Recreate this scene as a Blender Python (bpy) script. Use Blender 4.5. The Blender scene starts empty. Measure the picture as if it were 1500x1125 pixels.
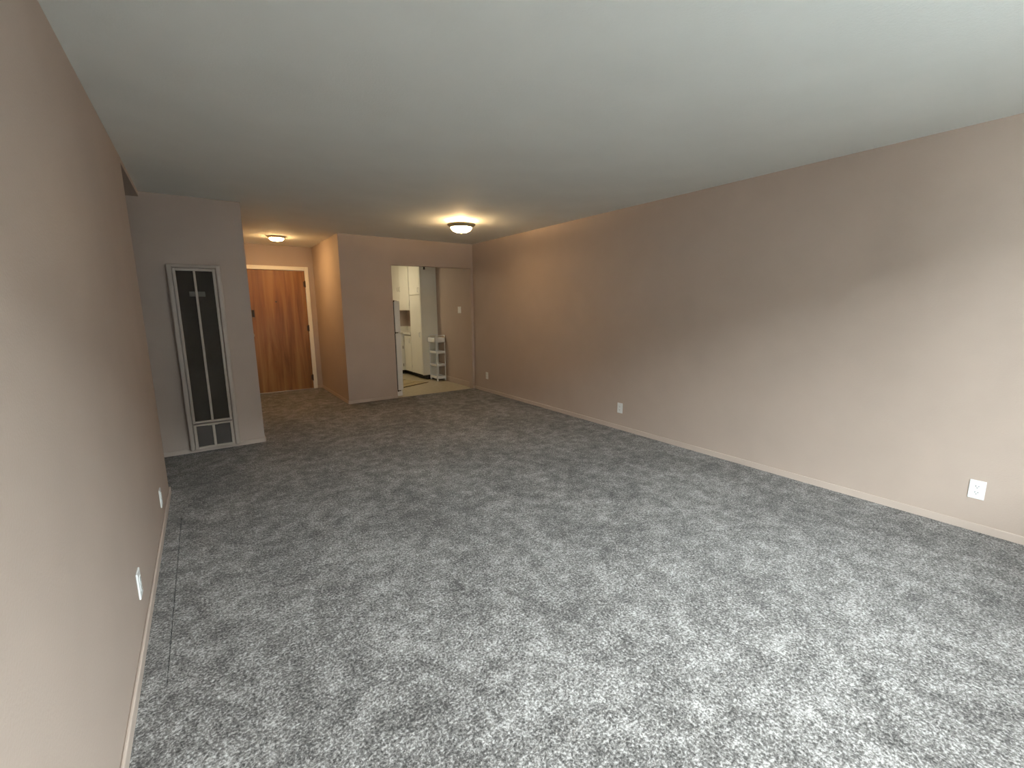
import bpy, bmesh, math, random
from mathutils import Vector, Matrix

scene = bpy.context.scene
COL = scene.collection

# ------------------------------------------------------------------ camera
F_PX, PITCH, YAW, ROLL = 646.02, math.radians(-9.879), math.radians(34.834), math.radians(-0.4375)
EYE = Vector((0.0, 0.0, 1.404))
fwd = Vector((math.sin(YAW) * math.cos(PITCH), math.cos(YAW) * math.cos(PITCH), math.sin(PITCH)))
rgt = fwd.cross(Vector((0, 0, 1))).normalized()
upv = rgt.cross(fwd)
r2 = rgt * math.cos(ROLL) + upv * math.sin(ROLL)
u2 = -rgt * math.sin(ROLL) + upv * math.cos(ROLL)
cam_data = bpy.data.cameras.new('camera')
cam_data.sensor_width = 36.0
cam_data.lens = F_PX / 1500.0 * 36.0
cam_data.clip_start = 0.02
cam = bpy.data.objects.new('camera', cam_data)
COL.objects.link(cam)
cam.matrix_world = Matrix(((r2.x, u2.x, -fwd.x, EYE.x), (r2.y, u2.y, -fwd.y, EYE.y),
                           (r2.z, u2.z, -fwd.z, EYE.z), (0, 0, 0, 1)))
scene.camera = cam

# ------------------------------------------------------------------ sky, exposure
SKY = 60.0
world = bpy.data.worlds.new('overcast_sky')
scene.world = world
world.use_nodes = True
bg = world.node_tree.nodes['Background']
bg.inputs[1].default_value = SKY
bg.inputs[0].default_value = (0.90, 0.975, 1.0, 1)
vs = scene.view_settings
vs.view_transform = 'Standard'
vs.look = 'None'
vs.gamma = 1.0
vs.exposure = 0.0
vs.use_curve_mapping = False
LAMP_W = (1.0, 0.66, 0.32)

# ------------------------------------------------------------------ room sizes (metres)
H = 2.44
XL, XR = -0.342, 3.845          # faces of the long walls
YW = -0.90                      # inner face of the window wall
YL = 4.178                      # end of the left wall
YH, XH = 5.278, 0.429           # heater wall and its free end
YB = 6.663                      # wall with the kitchen opening
XJ = 1.681                      # entry hall right wall
YD = 8.41                       # entry door wall
YK = 9.65                       # kitchen far wall
T = 0.12
OX0, OX1, OZ = 2.431, 3.802, 2.05
WX0, WX1, WZ0, WZ1 = -0.20, 2.62, 0.88, 2.29

# ------------------------------------------------------------------ materials
def nodes_of(name):
    m = bpy.data.materials.new(name)
    m.use_nodes = True
    nt = m.node_tree
    return m, nt, nt.nodes['Principled BSDF']

def N(nt, typ, **kw):
    n = nt.nodes.new(typ)
    for k, v in kw.items():
        setattr(n, k, v)
    return n

def coords(nt, scale=(1, 1, 1), kind='Object'):
    tc = N(nt, 'ShaderNodeTexCoord')
    mp = N(nt, 'ShaderNodeMapping')
    mp.inputs['Scale'].default_value = scale
    nt.links.new(tc.outputs[kind], mp.inputs[0])
    return mp.outputs[0]

def noise(nt, vec, scale, detail=2, rough=0.5, dist=0.0):
    n = N(nt, 'ShaderNodeTexNoise')
    n.inputs['Scale'].default_value = scale
    n.inputs['Detail'].default_value = detail
    n.inputs['Roughness'].default_value = rough
    n.inputs['Distortion'].default_value = dist
    nt.links.new(vec, n.inputs['Vector'])
    return n.outputs['Fac']

def ramp(nt, fac, stops):
    r = N(nt, 'ShaderNodeValToRGB')
    el = r.color_ramp.elements
    while len(el) < len(stops):
        el.new(0.5)
    for e, (p, c) in zip(el, stops):
        e.position = p
        e.color = (*c, 1) if len(c) == 3 else c
    nt.links.new(fac, r.inputs[0])
    return r.outputs[0]

def bump(nt, bsdf, h, strength=0.2, dist=0.002):
    b = N(nt, 'ShaderNodeBump')
    b.inputs['Strength'].default_value = strength
    b.inputs['Distance'].default_value = dist
    nt.links.new(h, b.inputs['Height'])
    nt.links.new(b.outputs[0], bsdf.inputs['Normal'])

def painted(name, col, var=0.06, rough=0.6, bscale=260, bstr=0.12, spec=0.3):
    m, nt, b = nodes_of(name)
    v = coords(nt)
    f = noise(nt, v, 3.0, 4)
    lo = tuple(c * (1 - var) for c in col)
    hi = tuple(min(1, c * (1 + var)) for c in col)
    nt.links.new(ramp(nt, f, [(0.3, lo), (0.7, hi)]), b.inputs['Base Color'])
    b.inputs['Roughness'].default_value = rough
    b.inputs['Specular IOR Level'].default_value = spec
    if bstr:
        bump(nt, b, noise(nt, v, bscale, 3), bstr, 0.002)
    return m

def metal(name, col, rough=0.35):
    m, nt, b = nodes_of(name)
    f = noise(nt, coords(nt), 60, 3)
    nt.links.new(ramp(nt, f, [(0.3, tuple(c * 0.9 for c in col)), (0.7, col)]), b.inputs['Base Color'])
    b.inputs['Metallic'].default_value = 1.0
    b.inputs['Roughness'].default_value = rough
    return m

M = {}
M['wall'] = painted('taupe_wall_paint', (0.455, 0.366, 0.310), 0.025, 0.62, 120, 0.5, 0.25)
M['ceiling'] = painted('white_ceiling_paint', (0.855, 0.875, 0.85), 0.02, 0.8, 110, 0.5, 0.15)
M['base'] = painted('beige_baseboard_paint', (0.50, 0.41, 0.352), 0.04, 0.5, 90, 0.06)
M['cream_trim'] = painted('cream_trim_paint', (0.86, 0.81, 0.70), 0.03, 0.4, 90, 0.05)
M['heater'] = painted('beige_enamel', (0.45, 0.38, 0.325), 0.04, 0.42, 200, 0.04, 0.4)
M['heater_dark'] = painted('dark_louvre_enamel', (0.080, 0.066, 0.054), 0.15, 0.5, 200, 0.05)
M['white'] = painted('white_plastic', (0.80, 0.81, 0.80), 0.02, 0.35, 200, 0.02, 0.45)
M['slot'] = painted('dark_slot', (0.03, 0.03, 0.03), 0.1, 0.6, 60, 0.0)
M['cabinet'] = painted('white_cabinet_enamel', (0.78, 0.76, 0.67), 0.03, 0.35, 40, 0.05, 0.4)
M['counter'] = painted('pale_laminate', (0.70, 0.68, 0.60), 0.04, 0.3, 60, 0.02, 0.45)
M['toe'] = painted('black_vinyl_toe_kick', (0.02, 0.017, 0.014), 0.1, 0.5, 60, 0.02)
M['fridge'] = painted('white_appliance_enamel', (0.74, 0.73, 0.70), 0.02, 0.3, 300, 0.05, 0.5)
M['gasket'] = painted('grey_rubber_gasket', (0.05, 0.05, 0.05), 0.1, 0.7, 60, 0.0)
M['hinge'] = metal('dark_bronze', (0.10, 0.07, 0.05), 0.4)
M['brass'] = metal('aged_brass', (0.46, 0.38, 0.21), 0.42)
M['brass'].node_tree.nodes['Principled BSDF'].inputs['Metallic'].default_value = 0.15
M['chrome'] = metal('dull_chrome', (0.60, 0.59, 0.56), 0.28)
M['facade'] = painted('grey_stucco', (0.12, 0.12, 0.118), 0.05, 0.85, 8, 0.1)
M['street'] = painted('concrete_yard', (0.50, 0.51, 0.50), 0.06, 0.9, 8, 0.1)
M['winframe'] = painted('white_window_frame', (0.75, 0.75, 0.74), 0.02, 0.4, 60, 0.0)

def carpet_mat():
    m, nt, b = nodes_of('grey_flecked_carpet')
    v = coords(nt)
    fine = noise(nt, v, 105, 3, 0.7, 0.4)
    mid = noise(nt, v, 45, 3, 0.6, 0.3)
    blotch = noise(nt, v, 9.0, 6, 0.68, 0.2)
    big = noise(nt, coords(nt, (1.0, 0.6, 1.0)), 2.2, 3, 0.55, 0.2)
    def mad(a, k, c=None):
        n = N(nt, 'ShaderNodeMath', operation='MULTIPLY_ADD')
        nt.links.new(a, n.inputs[0])
        n.inputs[1].default_value = k
        if c is None:
            n.inputs[2].default_value = 0.0
        else:
            nt.links.new(c, n.inputs[2])
        return n.outputs[0]
    s = mad(fine, 0.50, mad(mid, 0.16, mad(blotch, 0.24, mad(big, 0.10))))
    col = ramp(nt, s, [(0.42, (0.031, 0.027, 0.0245)), (0.50, (0.144, 0.1325, 0.124)),
                       (0.575, (0.372, 0.351, 0.337)), (0.64, (0.55, 0.53, 0.515))])
    nt.links.new(col, b.inputs['Base Color'])
    b.inputs['Roughness'].default_value = 0.95
    b.inputs['Specular IOR Level'].default_value = 0.05
    b.inputs['Sheen Weight'].default_value = 0.15
    b.inputs['Sheen Roughness'].default_value = 0.6
    bump(nt, b, mad(fine, 1.0, mad(mid, 0.7)), 0.7, 0.010)
    return m
M['carpet'] = carpet_mat()

def vinyl_mat():
    m, nt, b = nodes_of('beige_vinyl_floor')
    v = coords(nt)
    f = noise(nt, v, 14, 5, 0.6)
    nt.links.new(ramp(nt, f, [(0.3, (0.40, 0.335, 0.22)), (0.7, (0.50, 0.43, 0.30))]), b.inputs['Base Color'])
    b.inputs['Roughness'].default_value = 0.28
    return m
M['vinyl'] = vinyl_mat()

def wood_mat():
    m, nt, b = nodes_of('varnished_birch_veneer')
    v = coords(nt, (5.5, 1.0, 0.35))
    g = noise(nt, v, 2.2, 5, 0.6, 0.6)
    fine = noise(nt, coords(nt, (120, 1, 3.0)), 3.0, 3, 0.5)
    mx = N(nt, 'ShaderNodeMath', operation='MULTIPLY_ADD')
    nt.links.new(fine, mx.inputs[0]); mx.inputs[1].default_value = 0.11
    nt.links.new(g, mx.inputs[2])
    col = ramp(nt, mx.outputs[0], [(0.36, (0.17, 0.066, 0.016)), (0.56, (0.275, 0.122, 0.033)), (0.76, (0.38, 0.190, 0.058))])
    nt.links.new(col, b.inputs['Base Color'])
    b.inputs['Roughness'].default_value = 0.42
    b.inputs['Specular IOR Level'].default_value = 0.35
    bump(nt, b, fine, 0.06, 0.001)
    return m
M['wood'] = wood_mat()

def mat_rug():
    m, nt, b = nodes_of('tan_woven_mat')
    f = noise(nt, coords(nt, (1, 1, 1)), 45, 4, 0.6)
    nt.links.new(ramp(nt, f, [(0.3, (0.34, 0.27, 0.15)), (0.7, (0.44, 0.36, 0.22))]), b.inputs['Base Color'])
    b.inputs['Roughness'].default_value = 0.9
    bump(nt, b, f, 0.4, 0.003)
    return m
M['rug'] = mat_rug()
M['rug_edge'] = painted('dark_brown_binding', (0.09, 0.05, 0.025), 0.1, 0.9, 200, 0.2)

def emit(name, col, strength):
    m = bpy.data.materials.new(name)
    m.use_nodes = True
    nt = m.node_tree
    nt.nodes.clear()
    e = N(nt, 'ShaderNodeEmission')
    e.inputs[0].default_value = (*col, 1)
    e.inputs[1].default_value = strength
    o = N(nt, 'ShaderNodeOutputMaterial')
    nt.links.new(e.outputs[0], o.inputs[0])
    return m

def pane_mat():
    m = bpy.data.materials.new('clear_window_glass')
    m.use_nodes = True
    nt = m.node_tree
    nt.nodes.clear()
    t = N(nt, 'ShaderNodeBsdfTransparent')
    t.inputs[0].default_value = (0.93, 0.95, 0.95, 1)
    g = N(nt, 'ShaderNodeBsdfGlossy')
    g.inputs['Roughness'].default_value = 0.02
    mx = N(nt, 'ShaderNodeMixShader')
    mx.inputs[0].default_value = 0.06
    o = N(nt, 'ShaderNodeOutputMaterial')
    nt.links.new(t.outputs[0], mx.inputs[1])
    nt.links.new(g.outputs[0], mx.inputs[2])
    nt.links.new(mx.outputs[0], o.inputs[0])
    return m
M['glass'] = pane_mat()

# ------------------------------------------------------------------ mesh helpers
def box(bm, x0, x1, y0, y1, z0, z1, bev=0.0, seg=2):
    r = bmesh.ops.create_cube(bm, size=1.0)
    vs_ = r['verts']
    for v in vs_:
        v.co = Vector(((x0 + x1) / 2 + v.co.x * (x1 - x0), (y0 + y1) / 2 + v.co.y * (y1 - y0),
                       (z0 + z1) / 2 + v.co.z * (z1 - z0)))
    if bev > 0:
        es = list({e for v in vs_ for e in v.link_edges})
        bmesh.ops.bevel(bm, geom=es, offset=bev, segments=seg, affect='EDGES', profile=0.5)
    return bm

def boxes(*bs):
    bm = bmesh.new()
    for b in bs:
        box(bm, *b)
    return bm

def lathe(bm, prof, cx=0, cy=0, n=40):
    rings = []
    for (r, z) in prof:
        if r < 1e-6:
            rings.append([bm.verts.new((cx, cy, z))])
        else:
            rings.append([bm.verts.new((cx + r * math.cos(2 * math.pi * i / n), cy + r * math.sin(2 * math.pi * i / n), z)) for i in range(n)])
    for a, c in zip(rings, rings[1:]):
        for i in range(n):
            j = (i + 1) % n
            if len(a) == 1 and len(c) == 1:
                continue
            if len(a) == 1:
                bm.faces.new((a[0], c[i], c[j]))
            elif len(c) == 1:
                bm.faces.new((a[i], a[j], c[0]))
            else:
                bm.faces.new((a[i], a[j], c[j], c[i]))
    return bm

def cyl(bm, p0, p1, r, n=14, r1=None):
    p0, p1 = Vector(p0), Vector(p1)
    d = p1 - p0
    q = d.to_track_quat('Z', 'Y').to_matrix().to_4x4()
    q.translation = (p0 + p1) / 2
    bmesh.ops.create_cone(bm, cap_ends=True, segments=n, radius1=r, radius2=r if r1 is None else r1, depth=d.length, matrix=q)
    return bm

def obj(name, bm, mat, parent=None, smooth=False):
    bmesh.ops.recalc_face_normals(bm, faces=bm.faces[:])
    me = bpy.data.meshes.new(name)
    bm.to_mesh(me)
    bm.free()
    me.materials.append(M[mat] if isinstance(mat, str) else mat)
    if smooth:
        for p in me.polygons:
            p.use_smooth = True
    o = bpy.data.objects.new(name, me)
    COL.objects.link(o)
    if parent is not None:
        o.parent = parent
    return o

def thing(name, label, cat, loc=(0, 0, 0), rotz=0.0, group=None):
    o = bpy.data.objects.new(name, None)
    o.empty_display_size = 0.1
    COL.objects.link(o)
    o.location = loc
    o.rotation_euler = (0, 0, rotz)
    o['label'] = label
    o['category'] = cat
    if group:
        o['group'] = group
    return o

def struct(name, bm, mat, label, cat):
    o = obj(name, bm, mat)
    o['kind'] = 'structure'
    o['label'] = label
    o['category'] = cat
    return o

# ------------------------------------------------------------------ room shell
GX, GY0, GY1, GD = XL + 0.088, 1.95, 3.60, -0.005      # narrow groove pressed into the pile beside the left wall
struct('floor', boxes((-2.42, XR, YW, YB + 0.012, -0.06, GD), (-2.42, XR, YW, GY0, GD, 0), (-2.42, XR, GY1, YB + 0.012, GD, 0),
                      (-2.42, GX, GY0, GY1, GD, 0), (GX + 0.0045, XR, GY0, GY1, GD, 0), (XH, XJ, YB + 0.012, YD + 0.02, -0.06, 0)), 'carpet',
       'grey flecked wall-to-wall carpet of the empty living room', 'carpet')
struct('floor_kitchen', boxes((XJ + T, XR, YB + 0.012, YK, -0.06, -0.006)), 'vinyl',
       'beige vinyl floor inside the kitchen doorway', 'floor')
struct('ceiling', boxes((-2.42, XR + T, YW - T, YK + T, H, H + 0.12)), 'ceiling',
       'plain white ceiling over the living room', 'ceiling')
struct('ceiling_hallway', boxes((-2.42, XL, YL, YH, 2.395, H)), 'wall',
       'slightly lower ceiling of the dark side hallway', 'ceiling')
struct('wall_right', boxes((XR, XR + T, YW - T, YK + T, -0.06, H)), 'wall',
       'long taupe wall with three outlets low on it', 'wall')
struct('wall_left', boxes((XL - T, XL, YW - T, YL, -0.06, H)), 'wall',
       'taupe wall with two outlets, ending at the side hallway', 'wall')
struct('wall_hallway', boxes((-2.42, XL - T, YL - T, YL, -0.06, H), (-2.54, -2.42, YL - T, YH + T, -0.06, H)), 'wall',
       'taupe wall inside the dark side hallway', 'wall')
struct('wall_heater', boxes((-2.42, XH, YH, YH + T, -0.06, H), (XH - T, XH, YH + T, YD + T, -0.06, H)), 'wall',
       'taupe wall carrying the tall wall heater', 'wall')
struct('wall_back', boxes((XJ, OX0, YB, YB + T, -0.06, H), (OX0, OX1, YB, YB + T, OZ, H), (OX1, XR, YB, YB + T, -0.06, H)), 'wall',
       'taupe wall with the kitchen doorway in it', 'wall')
struct('wall_entry', boxes((XJ, XJ + T, YB + T, YK + T, -0.06, H)), 'wall',
       'taupe side wall beside the entry door, lit orange', 'wall')
DX0, DX1, DZ = 0.62, 1.53, 2.043
struct('wall_door', boxes((XH, DX0, YD, YD + T, -0.06, H), (DX1, XJ, YD, YD + T, -0.06, H), (DX0, DX1, YD, YD + T, DZ, H)), 'wall',
       'short taupe wall around the wooden entry door', 'wall')
struct('wall_kitchen', boxes((XJ + T, XR, YK, YK + T, -0.06, H)), 'wall',
       'far wall of the kitchen behind the cabinets', 'wall')
struct('wall_window', boxes((XL, WX0, YW - T, YW, -0.06, H), (WX1, XR, YW - T, YW, -0.06, H),
                            (WX0, WX1, YW - T, YW, -0.06, WZ0), (WX0, WX1, YW - T, YW, WZ1, H)), 'wall',
       'taupe wall around the wide window opposite the kitchen', 'wall')

# window behind the viewer: frame and panes
w = thing('window_1', 'wide white framed window facing the grey building', 'window', (0, 0, 0))
w['kind'] = 'structure'
fb = boxes((WX0, WX0 + 0.05, YW - 0.09, YW - 0.03, WZ0, WZ1), (WX1 - 0.05, WX1, YW - 0.09, YW - 0.03, WZ0, WZ1),
           (WX0, WX1, YW - 0.09, YW - 0.03, WZ0, WZ0 + 0.05), (WX0, WX1, YW - 0.09, YW - 0.03, WZ1 - 0.05, WZ1))
obj('window_frame', fb, 'winframe', w)
for k in (1, 2):
    xm = WX0 + (WX1 - WX0) * k / 3
    obj('mullion', boxes((xm - 0.02, xm + 0.02, YW - 0.085, YW - 0.035, WZ0 + 0.05, WZ1 - 0.05)), 'winframe', w)
for k in range(3):
    xa = WX0 + (WX1 - WX0) * k / 3
    xb = WX0 + (WX1 - WX0) * (k + 1) / 3
    obj('pane', boxes((xa + 0.02, xb - 0.02, YW - 0.063, YW - 0.057, WZ0 + 0.05, WZ1 - 0.05)), 'glass', w)
# daylight sampling aid in the window opening
pl = bpy.data.lights.new('window_offscreen', 'AREA')
pl.shape = 'RECTANGLE'
pl.size, pl.size_y = WX1 - WX0, WZ1 - WZ0
pl.cycles.is_portal = True
po = bpy.data.objects.new('window_offscreen', pl)
COL.objects.link(po)
po.location = ((WX0 + WX1) / 2, YW - T - 0.01, (WZ0 + WZ1) / 2)
po.rotation_euler = (math.radians(90), 0, 0)

struct('sky_blocking_overhang', boxes((XL - T, XR + T, YW - T - 0.75, YW - T, H + 0.06, H + 0.18)), 'winframe', 'unseen eave added above the wide window to cut off the high sky', 'eave')  # unseen overhang, added to keep the high sky off the near floor
# outdoors: yard and the building across it, which cuts off the low sky
nb = thing('apartment_building', 'grey stucco building across the yard outside the window', 'building', (1.7, -8.0, -3.2))
obj('wall', boxes((-16, 16, -6, 0, 0, 7.3)), 'facade', nb)
obj('roof', boxes((-16.2, 16.2, -6.2, 0.15, 7.3, 7.5)), 'facade', nb)
for r in range(2):
    for c in range(7):
        f_ = obj('window', boxes((-12.6 + c * 4.0, -11.0 + c * 4.0, -0.02, 0.03, 1.0 + r * 3.1, 2.4 + r * 3.1)), 'winframe', nb)
        obj('pane', boxes((-12.5 + c * 4.0, -11.1 + c * 4.0, 0.03, 0.04, 1.1 + r * 3.1, 2.3 + r * 3.1)), 'slot', f_)
struct('ground', boxes((-40, 40, -40, YW - T, -3.4, -3.2)), 'street', 'concrete yard outside below the window', 'ground')

# baseboards
BT, BH = 0.012, 0.05
def bb(name, label, *segs, h=BH):
    bm = bmesh.new()
    for s in segs:
        box(bm, *s, -0.02, h, 0.004, 1)
    return struct(name, bm, 'base', label, 'baseboard')
bb('baseboard_right', 'low beige baseboard along the long taupe wall with three outlets', (XR - BT, XR, YW, YB))
bb('baseboard_left', 'low beige baseboard along the wall that ends at the side hallway', (XL, XL + BT, YW, YL + BT), (XL - 1.2, XL + BT, YL, YL + BT))
bb('baseboard_heater', 'low beige baseboard under the wall heater', (-2.42, XH + BT, YH - BT, YH), (XH, XH + BT, YH - BT, YD), h=0.045)
bb('baseboard_back', 'low beige baseboard between the entry hall and the kitchen doorway', (XJ - BT, OX0, YB - BT, YB), (OX1, XR - BT, YB - BT, YB), h=0.045)
bb('baseboard_entry', 'low beige baseboard beside the wooden entry door', (XJ - BT, XJ, YB - BT + 0.013, YD), (DX1 + 0.066, XJ - BT, YD - BT, YD))
bb('baseboard_kitchen', 'tall beige baseboard behind the white rolling cart', (XR - BT, XR, YB + T, 8.10), h=0.09)

# ------------------------------------------------------------------ entry door with casing
d = thing('door_1', 'flush varnished wooden entry door with peephole and dark hinges', 'door', (DX0, YD, 0))
d['kind'] = 'structure'
obj('door_leaf', box(bmesh.new(), 0.004, DX1 - DX0 - 0.004, -0.004, 0.036, 0.006, DZ - 0.006, 0.002, 1), 'wood', d)
DW = DX1 - DX0
obj('door_stop', boxes((-0.01, 0.02, 0.037, 0.115, -0.05, DZ + 0.01), (DW - 0.02, DW + 0.01, 0.037, 0.115, -0.05, DZ + 0.01),
                       (0.02, DW - 0.02, 0.037, 0.115, DZ - 0.02, DZ + 0.01), (0.02, DW - 0.02, 0.030, 0.115, -0.05, 0.02)), 'cream_trim', d)
struct('wall_corridor_added', boxes((XH - T, XJ + T, YD + 1.2, YD + 1.2 + T, -0.06, H), (XH - T, XH, YD + T, YD + 1.2, -0.06, H),  # unseen walls, added so sky light does not leak around the door
                              (XH, XJ, YD + T, YD + 1.2, -0.06, -0.001)), 'wall', 'unseen corridor walls added outside the wooden entry door to keep sky light out', 'wall')
for z in (1.82, 1.07, 0.20):
    bm = bmesh.new()
    cyl(bm, (DX1 - DX0 - 0.002, -0.012, z - 0.05), (DX1 - DX0 - 0.002, -0.012, z + 0.05), 0.011, 10)
    cyl(bm, (DX1 - DX0 - 0.002, -0.012, z - 0.058), (DX1 - DX0 - 0.002, -0.012, z + 0.058), 0.006, 8)
    box(bm, DX1 - DX0 - 0.03, DX1 - DX0, -0.007, -0.003, z - 0.045, z + 0.045)
    obj('hinge', bm, 'hinge', d)
bm = bmesh.new()
cyl(bm, (1.057 - DX0, -0.012, 1.523), (1.057 - DX0, 0.0, 1.523), 0.014, 16)
ph = obj('peephole', bm, 'hinge', d)
bm = bmesh.new()
cyl(bm, (1.057 - DX0, -0.0135, 1.523), (1.057 - DX0, -0.011, 1.523), 0.007, 12)
obj('lens', bm, 'slot', ph)
bm = bmesh.new()
box(bm, 0.070, 0.106, -0.024, -0.003, 1.275, 1.390, 0.004, 2)
lk = obj('deadbolt', bm, 'slot', d)
bm = bmesh.new()
box(bm, 0.080, 0.096, -0.042, -0.022, 1.315, 1.355, 0.003, 1)
obj('thumb_turn', bm, 'slot', lk)
bm = bmesh.new()
cyl(bm, (0.045, -0.01, 0.98), (0.045, -0.003, 0.98), 0.033, 20)
cyl(bm, (0.045, -0.045, 0.98), (0.045, -0.008, 0.98), 0.012, 14)
bmesh.ops.create_uvsphere(bm, u_segments=16, v_segments=10, radius=0.028, matrix=Matrix.Translation((0.045, -0.06, 0.98)))
obj('door_knob', bm, 'brass', d, True)
bm = bmesh.new()
box(bm, DX1, DX1 + 0.064, YD - 0.018, YD, 0, DZ + 0.064, 0.004, 1)
box(bm, DX0 - 0.064, DX0, YD - 0.018, YD, 0, DZ + 0.064, 0.004, 1)
box(bm, DX0, DX1, YD - 0.018, YD, DZ, DZ + 0.064, 0.004, 1)
struct('trim_1', bm, 'cream_trim', 'cream painted casing around the wooden entry door', 'door trim')

# ------------------------------------------------------------------ wall heater
ht = thing('wall_furnace', 'tall beige gas wall heater with two dark louvred panels', 'heater', (0, YH, 0))
HX0, HX1, HZ0, HZ1, HD = -0.218, 0.204, 0.032, 1.822, 0.078
bm = bmesh.new()
s = 0.045
box(bm, HX0, HX0 + s, -HD, 0, HZ0, HZ1, 0.014, 3)
box(bm, HX1 - s, HX1, -HD, 0, HZ0, HZ1, 0.014, 3)
box(bm, HX0 + 0.01, HX1 - 0.01, -HD, 0, HZ1 - 0.034, HZ1, 0.014, 3)
obj('cabinet_shell', bm, 'heater', ht)
obj('cavity_back', boxes((HX0 + 0.02, HX1 - 0.02, -0.016, 0, HZ0 + 0.01, HZ1 - 0.02)), 'heater', ht)
fx0, fx1, zt, zs = -0.172, 0.155, 1.783, 0.305
fy0, fy1 = -0.092, -0.045
fr = 0.022
bm = bmesh.new()
for b_ in ((fx0, fx0 + fr, zs, zt), (fx1 - fr, fx1, zs, zt), (fx0 + fr, fx1 - fr, zt - fr, zt), (fx0 + fr, fx1 - fr, zs, zs + 0.02)):
    box(bm, b_[0], b_[1], fy0, fy1, b_[2], b_[3], 0.003, 1)
up_ = obj('front_panel', bm, 'heater', ht)
obj('mullion', box(bmesh.new(), -0.020, 0.000, fy0, fy1, zs + 0.02, zt - fr, 0.003, 1), 'heater', up_)
for xa, xb in ((fx0 + fr, -0.020), (0.000, fx1 - fr)):
    bm = bmesh.new()
    z = zs + 0.022
    while z < zt - fr - 0.006:
        vs_ = [bm.verts.new(c) for c in ((xa, -0.078, z), (xb, -0.078, z), (xb, -0.064, z + 0.013), (xa, -0.064, z + 0.013))]
        vt_ = [bm.verts.new(c) for c in ((xa, -0.078, z + 0.0015), (xb, -0.078, z + 0.0015), (xb, -0.064, z + 0.0145), (xa, -0.064, z + 0.0145))]
        bm.faces.new(vs_); bm.faces.new(vt_[::-1])
        for i in range(4):
            bm.faces.new((vs_[i], vs_[(i + 1) % 4], vt_[(i + 1) % 4], vt_[i]))
        z += 0.0125
    g = obj('louvre_grille', bm, 'heater_dark', up_)
    g['kind'] = 'stuff'
obj('rating_plate', boxes((-0.066, 0.058, -0.082, -0.0785, 1.525, 1.572)), painted('grey_label', (0.16, 0.145, 0.125), 0.05, 0.5, 60, 0), ht)
bm = bmesh.new()
lz0, lz1 = 0.045, 0.296
for b_ in ((fx0, fx0 + 0.024, lz0, lz1), (fx1 - 0.024, fx1, lz0, lz1), (fx0 + 0.024, fx1 - 0.024, lz1 - 0.018, lz1), (fx0 + 0.024, fx1 - 0.024, lz0, lz0 + 0.024)):
    box(bm, b_[0], b_[1], fy0 - 0.002, fy1, b_[2], b_[3], 0.003, 1)
lp = obj('access_panel', bm, 'heater', ht)
obj('mullion', box(bmesh.new(), -0.021, 0.002, fy0 - 0.002, fy1, lz0 + 0.024, lz1 - 0.018, 0.003, 1), 'heater', lp)
obj('finger_pull', box(bmesh.new(), -0.055, 0.030, fy0 - 0.004, fy0, lz1 - 0.021, lz1 - 0.014, 0.002, 1), 'heater', lp)
gm = painted('brown_mesh_screen', (0.10, 0.085, 0.075), 0.1, 0.7, 400, 0.3)
for xa, xb in ((fx0 + 0.024, -0.021), (0.002, fx1 - 0.024)):
    bm = bmesh.new()
    box(bm, xa, xb, -0.072, -0.070, lz0 + 0.022, lz1 - 0.016)
    k = 0
    while xa + 0.004 + k * 0.006 < xb - 0.002:
        xx = xa + 0.004 + k * 0.006
        box(bm, xx, xx + 0.002, -0.074, -0.072, lz0 + 0.022, lz1 - 0.016)
        k += 1
    g = obj('mesh_screen', bm, gm, lp)
    g['kind'] = 'stuff'

# ------------------------------------------------------------------ outlets and switch
def outlet(label, x, y, z, rot):
    t = thing('electrical_outlet', label, 'outlet', (x, y, z), rot, 'duplex outlets low on the walls')
    obj('plate', box(bmesh.new(), 0, 0.007, -0.0365, 0.0365, -0.059, 0.059, 0.0028, 2), 'white', t)
    for s in (-1, 1):
        zc = s * 0.0195
        bm = bmesh.new()
        n = 28
        prof = []
        for i in range(n):
            a = 2 * math.pi * i / n
            prof.append((max(-0.0165, min(0.0165, 0.0195 * math.cos(a))), max(-0.0135, min(0.0135, 0.0195 * math.sin(a)))))
        lo = [bm.verts.new((0.006, p[0], zc + p[1])) for p in prof]
        hi = [bm.verts.new((0.0092, p[0] * 0.97, zc + p[1] * 0.97)) for p in prof]
        bm.faces.new(hi)
        for i in range(n):
            bm.faces.new((lo[i], lo[(i + 1) % n], hi[(i + 1) % n], hi[i]))
        rc = obj('receptacle', bm, 'white', t)
        for dy, hh in ((-0.0065, 0.0042), (0.0065, 0.0036)):  # slots and ground hole are raised dark pieces; colour stands for shade in the openings
            obj('slot', boxes((0.0085, 0.0096, dy - 0.0013, dy + 0.0013, zc + 0.0035 - hh, zc + 0.0035 + hh)), 'slot', rc)
        bm = bmesh.new()
        cyl(bm, (0.0085, 0, zc - 0.0075), (0.0096, 0, zc - 0.0075), 0.0026, 10)
        obj('ground_hole', bm, 'slot', rc)
    bm = bmesh.new()
    cyl(bm, (0.006, 0, 0), (0.0082, 0, 0), 0.003, 12)
    obj('screw', bm, 'white', t)
    return t
PI = math.pi
outlet('white duplex outlet on the brightly daylit end of the long wall', XR, 0.473, 0.266, PI)
outlet('white duplex outlet halfway along the long taupe wall', XR, 3.352, 0.253, PI)
outlet('small white duplex outlet beside the kitchen doorway on the long wall', XR, 6.252, 0.275, PI)
outlet('white duplex outlet farther from the side hallway on the two-outlet wall', XL, 2.350, 0.238, 0)
outlet('white duplex outlet next to the side hallway corner', XL, 3.545, 0.195, 0)

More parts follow.
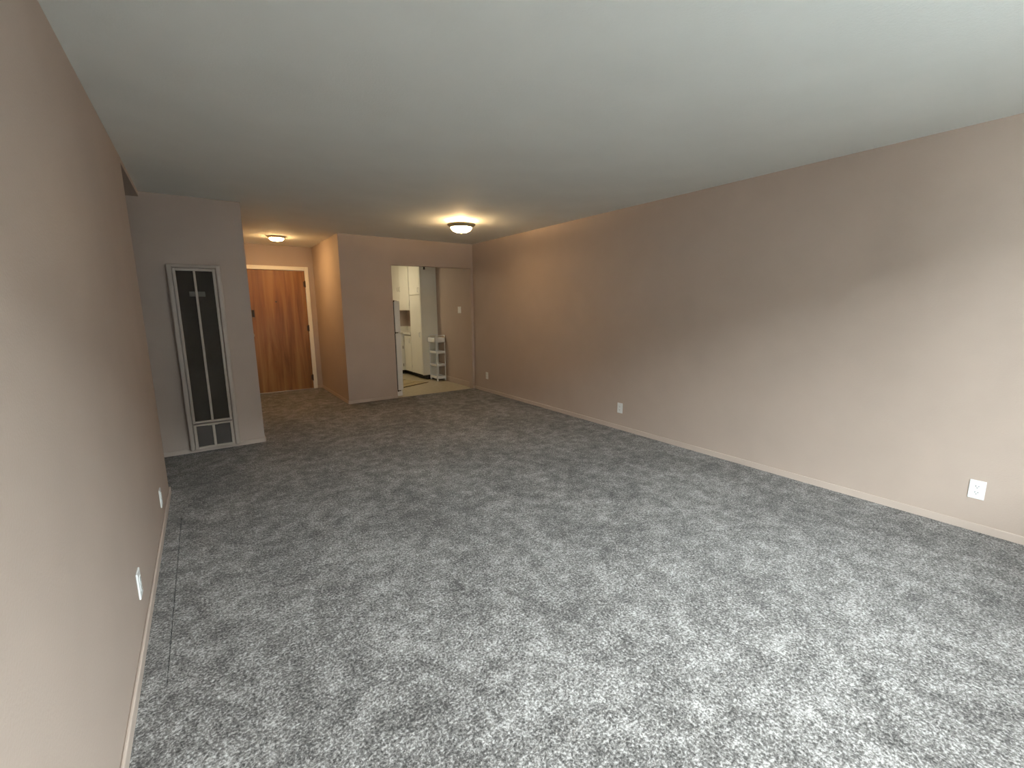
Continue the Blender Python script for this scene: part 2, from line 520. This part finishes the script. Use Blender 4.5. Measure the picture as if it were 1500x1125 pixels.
t = thing('light_switch', 'white wall switch on the kitchen wall above the rolling cart', 'switch', (XR, 7.165, 1.362), PI)
obj('plate', box(bmesh.new(), 0, 0.007, -0.058, 0.058, -0.059, 0.059, 0.0028, 2), 'white', t)
for dy in (-0.023, 0.023):
    obj('rocker', box(bmesh.new(), 0.005, 0.012, dy - 0.016, dy + 0.016, -0.033, 0.033, 0.002, 2), 'white', t)

# ------------------------------------------------------------------ ceiling lights
lamp_big = emit('glowing_frosted_bowl', LAMP_W, 55.0)
lamp_small = emit('glowing_small_dome', (1.0, 0.62, 0.26), 155.0)
lamp_kit = emit('glowing_kitchen_diffuser', (1.0, 0.87, 0.60), 42.0)

def point(name, parent, z, power, col, rad):
    L = bpy.data.lights.new(name, 'POINT')
    L.energy = power
    L.color = col
    L.shadow_soft_size = rad
    o = bpy.data.objects.new(name, L)
    COL.objects.link(o)
    o.parent = parent
    o.location = (0, 0, z)

t = thing('ceiling_light', 'lit flush ceiling light with brass rim and frosted bowl near the kitchen doorway', 'ceiling light', (2.70, 4.93, H), 0, 'flush ceiling lights')
obj('mounting_pan', lathe(bmesh.new(), [(0, 0), (0.075, 0), (0.075, -0.012), (0, -0.012)]), 'white', t, True)
obj('rim', lathe(bmesh.new(), [(0.122, -0.040), (0.150, -0.038), (0.168, -0.042), (0.171, -0.050), (0.162, -0.060), (0.146, -0.068), (0.140, -0.082), (0.130, -0.083), (0.122, -0.070), (0.122, -0.040)], n=48), 'brass', t, True)
for k in range(3):
    a = 2 * math.pi * k / 3 + 0.4
    bm = bmesh.new()
    cyl(bm, (0.06 * math.cos(a), 0.06 * math.sin(a), -0.006), (0.150 * math.cos(a), 0.150 * math.sin(a), -0.040), 0.004, 8)
    obj('bracket', bm, 'brass', t)
obj('bowl', lathe(bmesh.new(), [(0.0, -0.047), (0.121, -0.047), (0.128, -0.076), (0.124, -0.096), (0.105, -0.118), (0.07, -0.134), (0.03, -0.141), (0, -0.142)], n=48), lamp_big, t, True)
bm = bmesh.new()
lathe(bm, [(0, -0.138), (0.012, -0.139), (0.013, -0.146), (0.006, -0.152), (0.008, -0.158), (0, -0.163)], n=16)
obj('finial', bm, 'brass', t, True)
point('bulb_glow', t, -0.033, 27.0, LAMP_W, 0.02)

t = thing('ceiling_light', 'small lit dome light on the ceiling before the wooden entry door', 'ceiling light', (1.02, 7.42, H), 0, 'flush ceiling lights')
obj('rim', lathe(bmesh.new(), [(0, 0), (0.105, 0), (0.118, -0.010), (0.115, -0.022), (0.098, -0.026), (0, -0.026)]), 'brass', t, True)
obj('bowl', lathe(bmesh.new(), [(0.0, -0.024), (0.096, -0.024), (0.092, -0.040), (0.072, -0.054), (0.040, -0.062), (0, -0.065)]), lamp_small, t, True)

t = thing('kitchen_ceiling_light_offscreen', 'round lit diffuser light on the kitchen ceiling', 'ceiling light', (2.55, 8.55, H), 0, 'flush ceiling lights')
obj('rim', lathe(bmesh.new(), [(0, 0), (0.20, 0), (0.21, -0.02), (0.20, -0.04), (0, -0.04)]), 'white', t, True)
obj('bowl', lathe(bmesh.new(), [(0, -0.038), (0.19, -0.038), (0.18, -0.07), (0.10, -0.095), (0, -0.10)]), lamp_kit, t, True)

# ------------------------------------------------------------------ kitchen
CX = 3.50            # plane of the cabinet doors
def pull(bm, x, y, z, L=0.09):
    cyl(bm, (x, y, z - L / 2), (x - 0.024, y, z - L / 2 + 0.008), 0.004, 8)
    cyl(bm, (x, y, z + L / 2), (x - 0.024, y, z + L / 2 - 0.008), 0.004, 8)
    cyl(bm, (x - 0.024, y, z - L / 2 + 0.006), (x - 0.024, y, z + L / 2 - 0.006), 0.005, 8)
    return bm

def door_px(parent, y0, y1, z0, z1, hy, hz, name='door'):
    dd = obj(name, box(bmesh.new(), CX, CX + 0.02, y0, y1, z0, z1, 0.003, 2), 'cabinet', parent)
    obj('handle', pull(bmesh.new(), CX, hy, hz), 'chrome', dd)
    for z in (z0 + 0.12, z1 - 0.12):
        yy = y0 - 0.002 if hy > (y0 + y1) / 2 else y1 + 0.002
        bm = bmesh.new()
        cyl(bm, (CX + 0.001, yy, z - 0.03), (CX + 0.001, yy, z + 0.03), 0.005, 8)
        obj('hinge', bm, 'chrome', dd)
    return dd

t = thing('pantry_cabinet', 'tall white pantry cabinet reaching the ceiling behind the rolling cart', 'cabinet', (0, 0, 0))
bm = bmesh.new()
box(bm, CX + 0.022, XR - 0.002, 8.100, 8.655, 0.085, H - 0.003)
obj('body', bm, 'cabinet', t)
bm = bmesh.new()
box(bm, CX + 0.002, CX + 0.022, 8.100, 8.128, 0.085, H - 0.003, 0.002, 1)
box(bm, CX + 0.002, CX + 0.022, 8.640, 8.655, 0.085, H - 0.003, 0.002, 1)
obj('face_frame', bm, 'cabinet', t)
obj('toe_kick', boxes((CX + 0.09, XR, 8.115, 8.655, -0.006, 0.085)), 'toe', t)
door_px(t, 8.134, 8.636, 1.662, H - 0.02, 8.175, 1.745)
door_px(t, 8.134, 8.636, 0.095, 1.648, 8.170, 0.885)

t = thing('upper_cabinet', 'white two-door wall cabinet above the dark counter niche', 'cabinet', (0, 0, 0))
obj('body', boxes((CX + 0.022, XR - 0.002, 8.672, YK - 0.002, 1.355, H - 0.003)), 'cabinet', t)
door_px(t, 8.680, 9.178, 1.360, H - 0.02, 9.130, 1.79)
door_px(t, 9.186, 9.640, 1.360, H - 0.02, 9.235, 1.79)

t = thing('base_cabinet', 'white base cabinet next to the tall pantry', 'cabinet', (0, 0, 0))
obj('body', boxes((CX + 0.022, XR - 0.002, 8.660, YK - 0.002, 0.085, 0.858)), 'cabinet', t)
obj('toe_kick', boxes((CX + 0.09, XR - 0.002, 8.660, YK - 0.002, -0.006, 0.085)), 'toe', t)
door_px(t, 8.672, 9.020, 0.095, 0.835, 8.715, 0.735)

t = thing('base_cabinet', 'white base cabinet along the far kitchen wall beside the refrigerator', 'cabinet', (0, 0, 0))
YF = 9.055
obj('body', boxes((2.30, CX + 0.02, YF + 0.022, YK - 0.002, 0.085, 0.858)), 'cabinet', t)
obj('toe_kick', boxes((2.30, CX + 0.02, YF + 0.09, YK - 0.002, -0.006, 0.085)), 'toe', t)
for xa, xb in ((3.06, 3.47), (2.68, 3.05), (2.31, 2.67)):
    dd = obj('door', box(bmesh.new(), xa, xb, YF, YF + 0.02, 0.095, 0.68, 0.003, 2), 'cabinet', t)
    dr = obj('drawer', box(bmesh.new(), xa, xb, YF, YF + 0.02, 0.695, 0.835, 0.003, 2), 'cabinet', t)
    for z in (0.20, 0.58):
        bm = bmesh.new()
        cyl(bm, (xb + 0.002, YF, z - 0.03), (xb + 0.002, YF, z + 0.03), 0.006, 8)
        obj('hinge', bm, 'hinge', dd)
    bm = bmesh.new()
    cyl(bm, ((xa + xb) / 2 - 0.05, YF - 0.022, 0.765), ((xa + xb) / 2 + 0.05, YF - 0.022, 0.765), 0.005, 8)
    cyl(bm, ((xa + xb) / 2 - 0.045, YF, 0.765), ((xa + xb) / 2 - 0.045, YF - 0.022, 0.765), 0.004, 8)
    cyl(bm, ((xa + xb) / 2 + 0.045, YF, 0.765), ((xa + xb) / 2 + 0.045, YF - 0.022, 0.765), 0.004, 8)
    obj('handle', bm, 'chrome', dr)

t = thing('countertop', 'pale L-shaped kitchen countertop under the wall cabinet', 'countertop', (0, 0, 0))
bm = boxes((CX - 0.015, XR - 0.003, 8.660, YK - 0.003, 0.858, 0.900), (2.30, CX - 0.015, YF - 0.015, YK - 0.003, 0.858, 0.900))
obj('slab', bm, 'counter', t)
obj('backsplash', boxes((2.30, XR - 0.018, YK - 0.018, YK - 0.003, 0.900, 1.0), (XR - 0.018, XR - 0.003, 8.66, YK - 0.003, 0.900, 1.0)), 'counter', t)

# refrigerator, side on to the doorway, doors facing the cabinets
t = thing('refrigerator', 'white top-freezer refrigerator just inside the kitchen doorway', 'refrigerator', (0, 6.82, 0))
RX0, RS, RX1, RW = 1.88, 2.492, 2.592, 0.72
obj('body', box(bmesh.new(), RX0, RS - 0.006, 0, RW, 0.03, 1.510, 0.008, 2), 'fridge', t)
for z0, z1 in ((1.022, 1.515), (0.088, 1.012)):
    dd = obj('freezer_door' if z0 > 1 else 'door', box(bmesh.new(), RS + 0.012, RX1, 0.0, RW, z0, z1, 0.010, 3), 'fridge', t)
    obj('gasket', boxes((RS - 0.006, RS + 0.013, 0.012, RW - 0.012, z0 + 0.01, z1 - 0.01)), 'gasket', dd)
    bm = bmesh.new()
    hz0, hz1 = (1.06, 1.36) if z0 > 1 else (0.62, 0.97)
    box(bm, RX1, RX1 + 0.04, RW - 0.075, RW - 0.05, hz0, hz0 + 0.03, 0.004, 1)
    box(bm, RX1, RX1 + 0.04, RW - 0.075, RW - 0.05, hz1 - 0.03, hz1, 0.004, 1)
    box(bm, RX1 + 0.025, RX1 + 0.045, RW - 0.08, RW - 0.045, hz0, hz1, 0.004, 1)
    obj('handle', bm, 'fridge', dd)
for z in (1.512, 1.017, 0.080):
    bm = bmesh.new()
    box(bm, RS - 0.03, RS + 0.06, 0.004, 0.04, z - 0.006, z + 0.006, 0.001, 1)
    cyl(bm, (RS + 0.012, 0.004, z - 0.014), (RS + 0.012, 0.004, z + 0.014), 0.008, 10)
    obj('hinge', bm, 'hinge', t)
obj('base_grille', boxes((RS - 0.02, RX1 - 0.012, 0.02, RW - 0.02, 0.012, 0.074), (RS - 0.02, RX1 - 0.02, 0.0, 0.02, -0.004, 0.074)), 'fridge', t)
for yy in (0.06, RW - 0.06):
    for xx in (RX0 + 0.06, RS - 0.06):
        obj('foot', cyl(bmesh.new(), (xx, yy, -0.006), (xx, yy, 0.032), 0.02, 12), 'gasket', t)

# slim rolling cart
t = thing('rolling_cart', 'slim white plastic four-tier rolling cart standing against the pantry', 'cart', (3.735, 7.925, -0.006))
hx, hy = 0.095, 0.163
def tray(name, z0, z1, ex=0.0, lip=0.012):
    bm = bmesh.new()
    box(bm, -hx - ex, hx, -hy, hy, z0, z0 + 0.010, 0.002, 1)
    box(bm, -hx - ex, -hx - ex + lip, -hy, hy, z0, z1, 0.003, 1)
    box(bm, hx - lip, hx, -hy, hy, z0, z1, 0.003, 1)
    box(bm, -hx - ex, hx, -hy, -hy + lip, z0, z1, 0.003, 1)
    box(bm, -hx - ex, hx, hy - lip, hy, z0, z1, 0.003, 1)
    return obj(name, bm, 'white', t)
tray('shelf', 0.045, 0.095)
tray('shelf', 0.285, 0.330)
tray('shelf', 0.535, 0.580)
tray('top_tray', 0.750, 0.840, 0.03)
for sx in (-1, 1):
    for sy in (-1, 1):
        bm = bmesh.new()
        box(bm, sx * (hx - 0.008) - 0.0075, sx * (hx - 0.008) + 0.0075, sy * (hy - 0.008) - 0.0075, sy * (hy - 0.008) + 0.0075, 0.04, 0.76, 0.003, 1)
        obj('post', bm, 'white', t)
        bm = bmesh.new()
        xx, yy = sx * (hx - 0.014), sy * (hy - 0.014)
        cyl(bm, (xx - 0.010, yy, 0.019), (xx + 0.010, yy, 0.019), 0.019, 16)
        box(bm, xx - 0.013, xx + 0.013, yy - 0.012, yy + 0.012, 0.025, 0.048, 0.002, 1)
        obj('caster', bm, 'white', t)
for sy in (-1, 1):
    bm = bmesh.new()
    y_ = sy * (hy - 0.008)
    box(bm, -hx, -hx + 0.014, y_ - 0.007, y_ + 0.007, 0.83, 0.890, 0.003, 1)
    box(bm, hx - 0.014, hx, y_ - 0.007, y_ + 0.007, 0.83, 0.890, 0.003, 1)
    box(bm, -hx, hx, y_ - 0.007, y_ + 0.007, 0.876, 0.892, 0.004, 2)
    obj('handle', bm, 'white', t)

# kitchen mat
t = thing('kitchen_mat', 'tan woven mat with dark border on the kitchen floor', 'mat', (2.86, 7.52, -0.006), math.radians(24))
obj('woven_field', box(bmesh.new(), -0.30, 0.64, 0.0, 0.60, 0, 0.007, 0.002, 1), 'rug', t)
bm = bmesh.new()
box(bm, -0.31, 0.65, -0.012, 0.012, 0, 0.009, 0.002, 1)
box(bm, -0.31, 0.65, 0.588, 0.612, 0, 0.009, 0.002, 1)
obj('border', bm, 'rug_edge', t)
obj('stripe', boxes((-0.28, 0.50, 0.205, 0.222, 0, 0.0085)), 'rug_edge', t)

# little dark catch hanging from the doorway head
t = thing('door_catch', 'small dark metal catch under the head of the kitchen doorway', 'catch', (2.99, YB + 0.06, OZ))
obj('plate', box(bmesh.new(), -0.03, 0.03, -0.015, 0.015, -0.004, 0.001, 0.001, 1), 'hinge', t)
bm = bmesh.new()
cyl(bm, (0, 0, -0.045), (0, 0, -0.003), 0.016, 12, 0.012)
obj('roller', bm, 'slot', t)
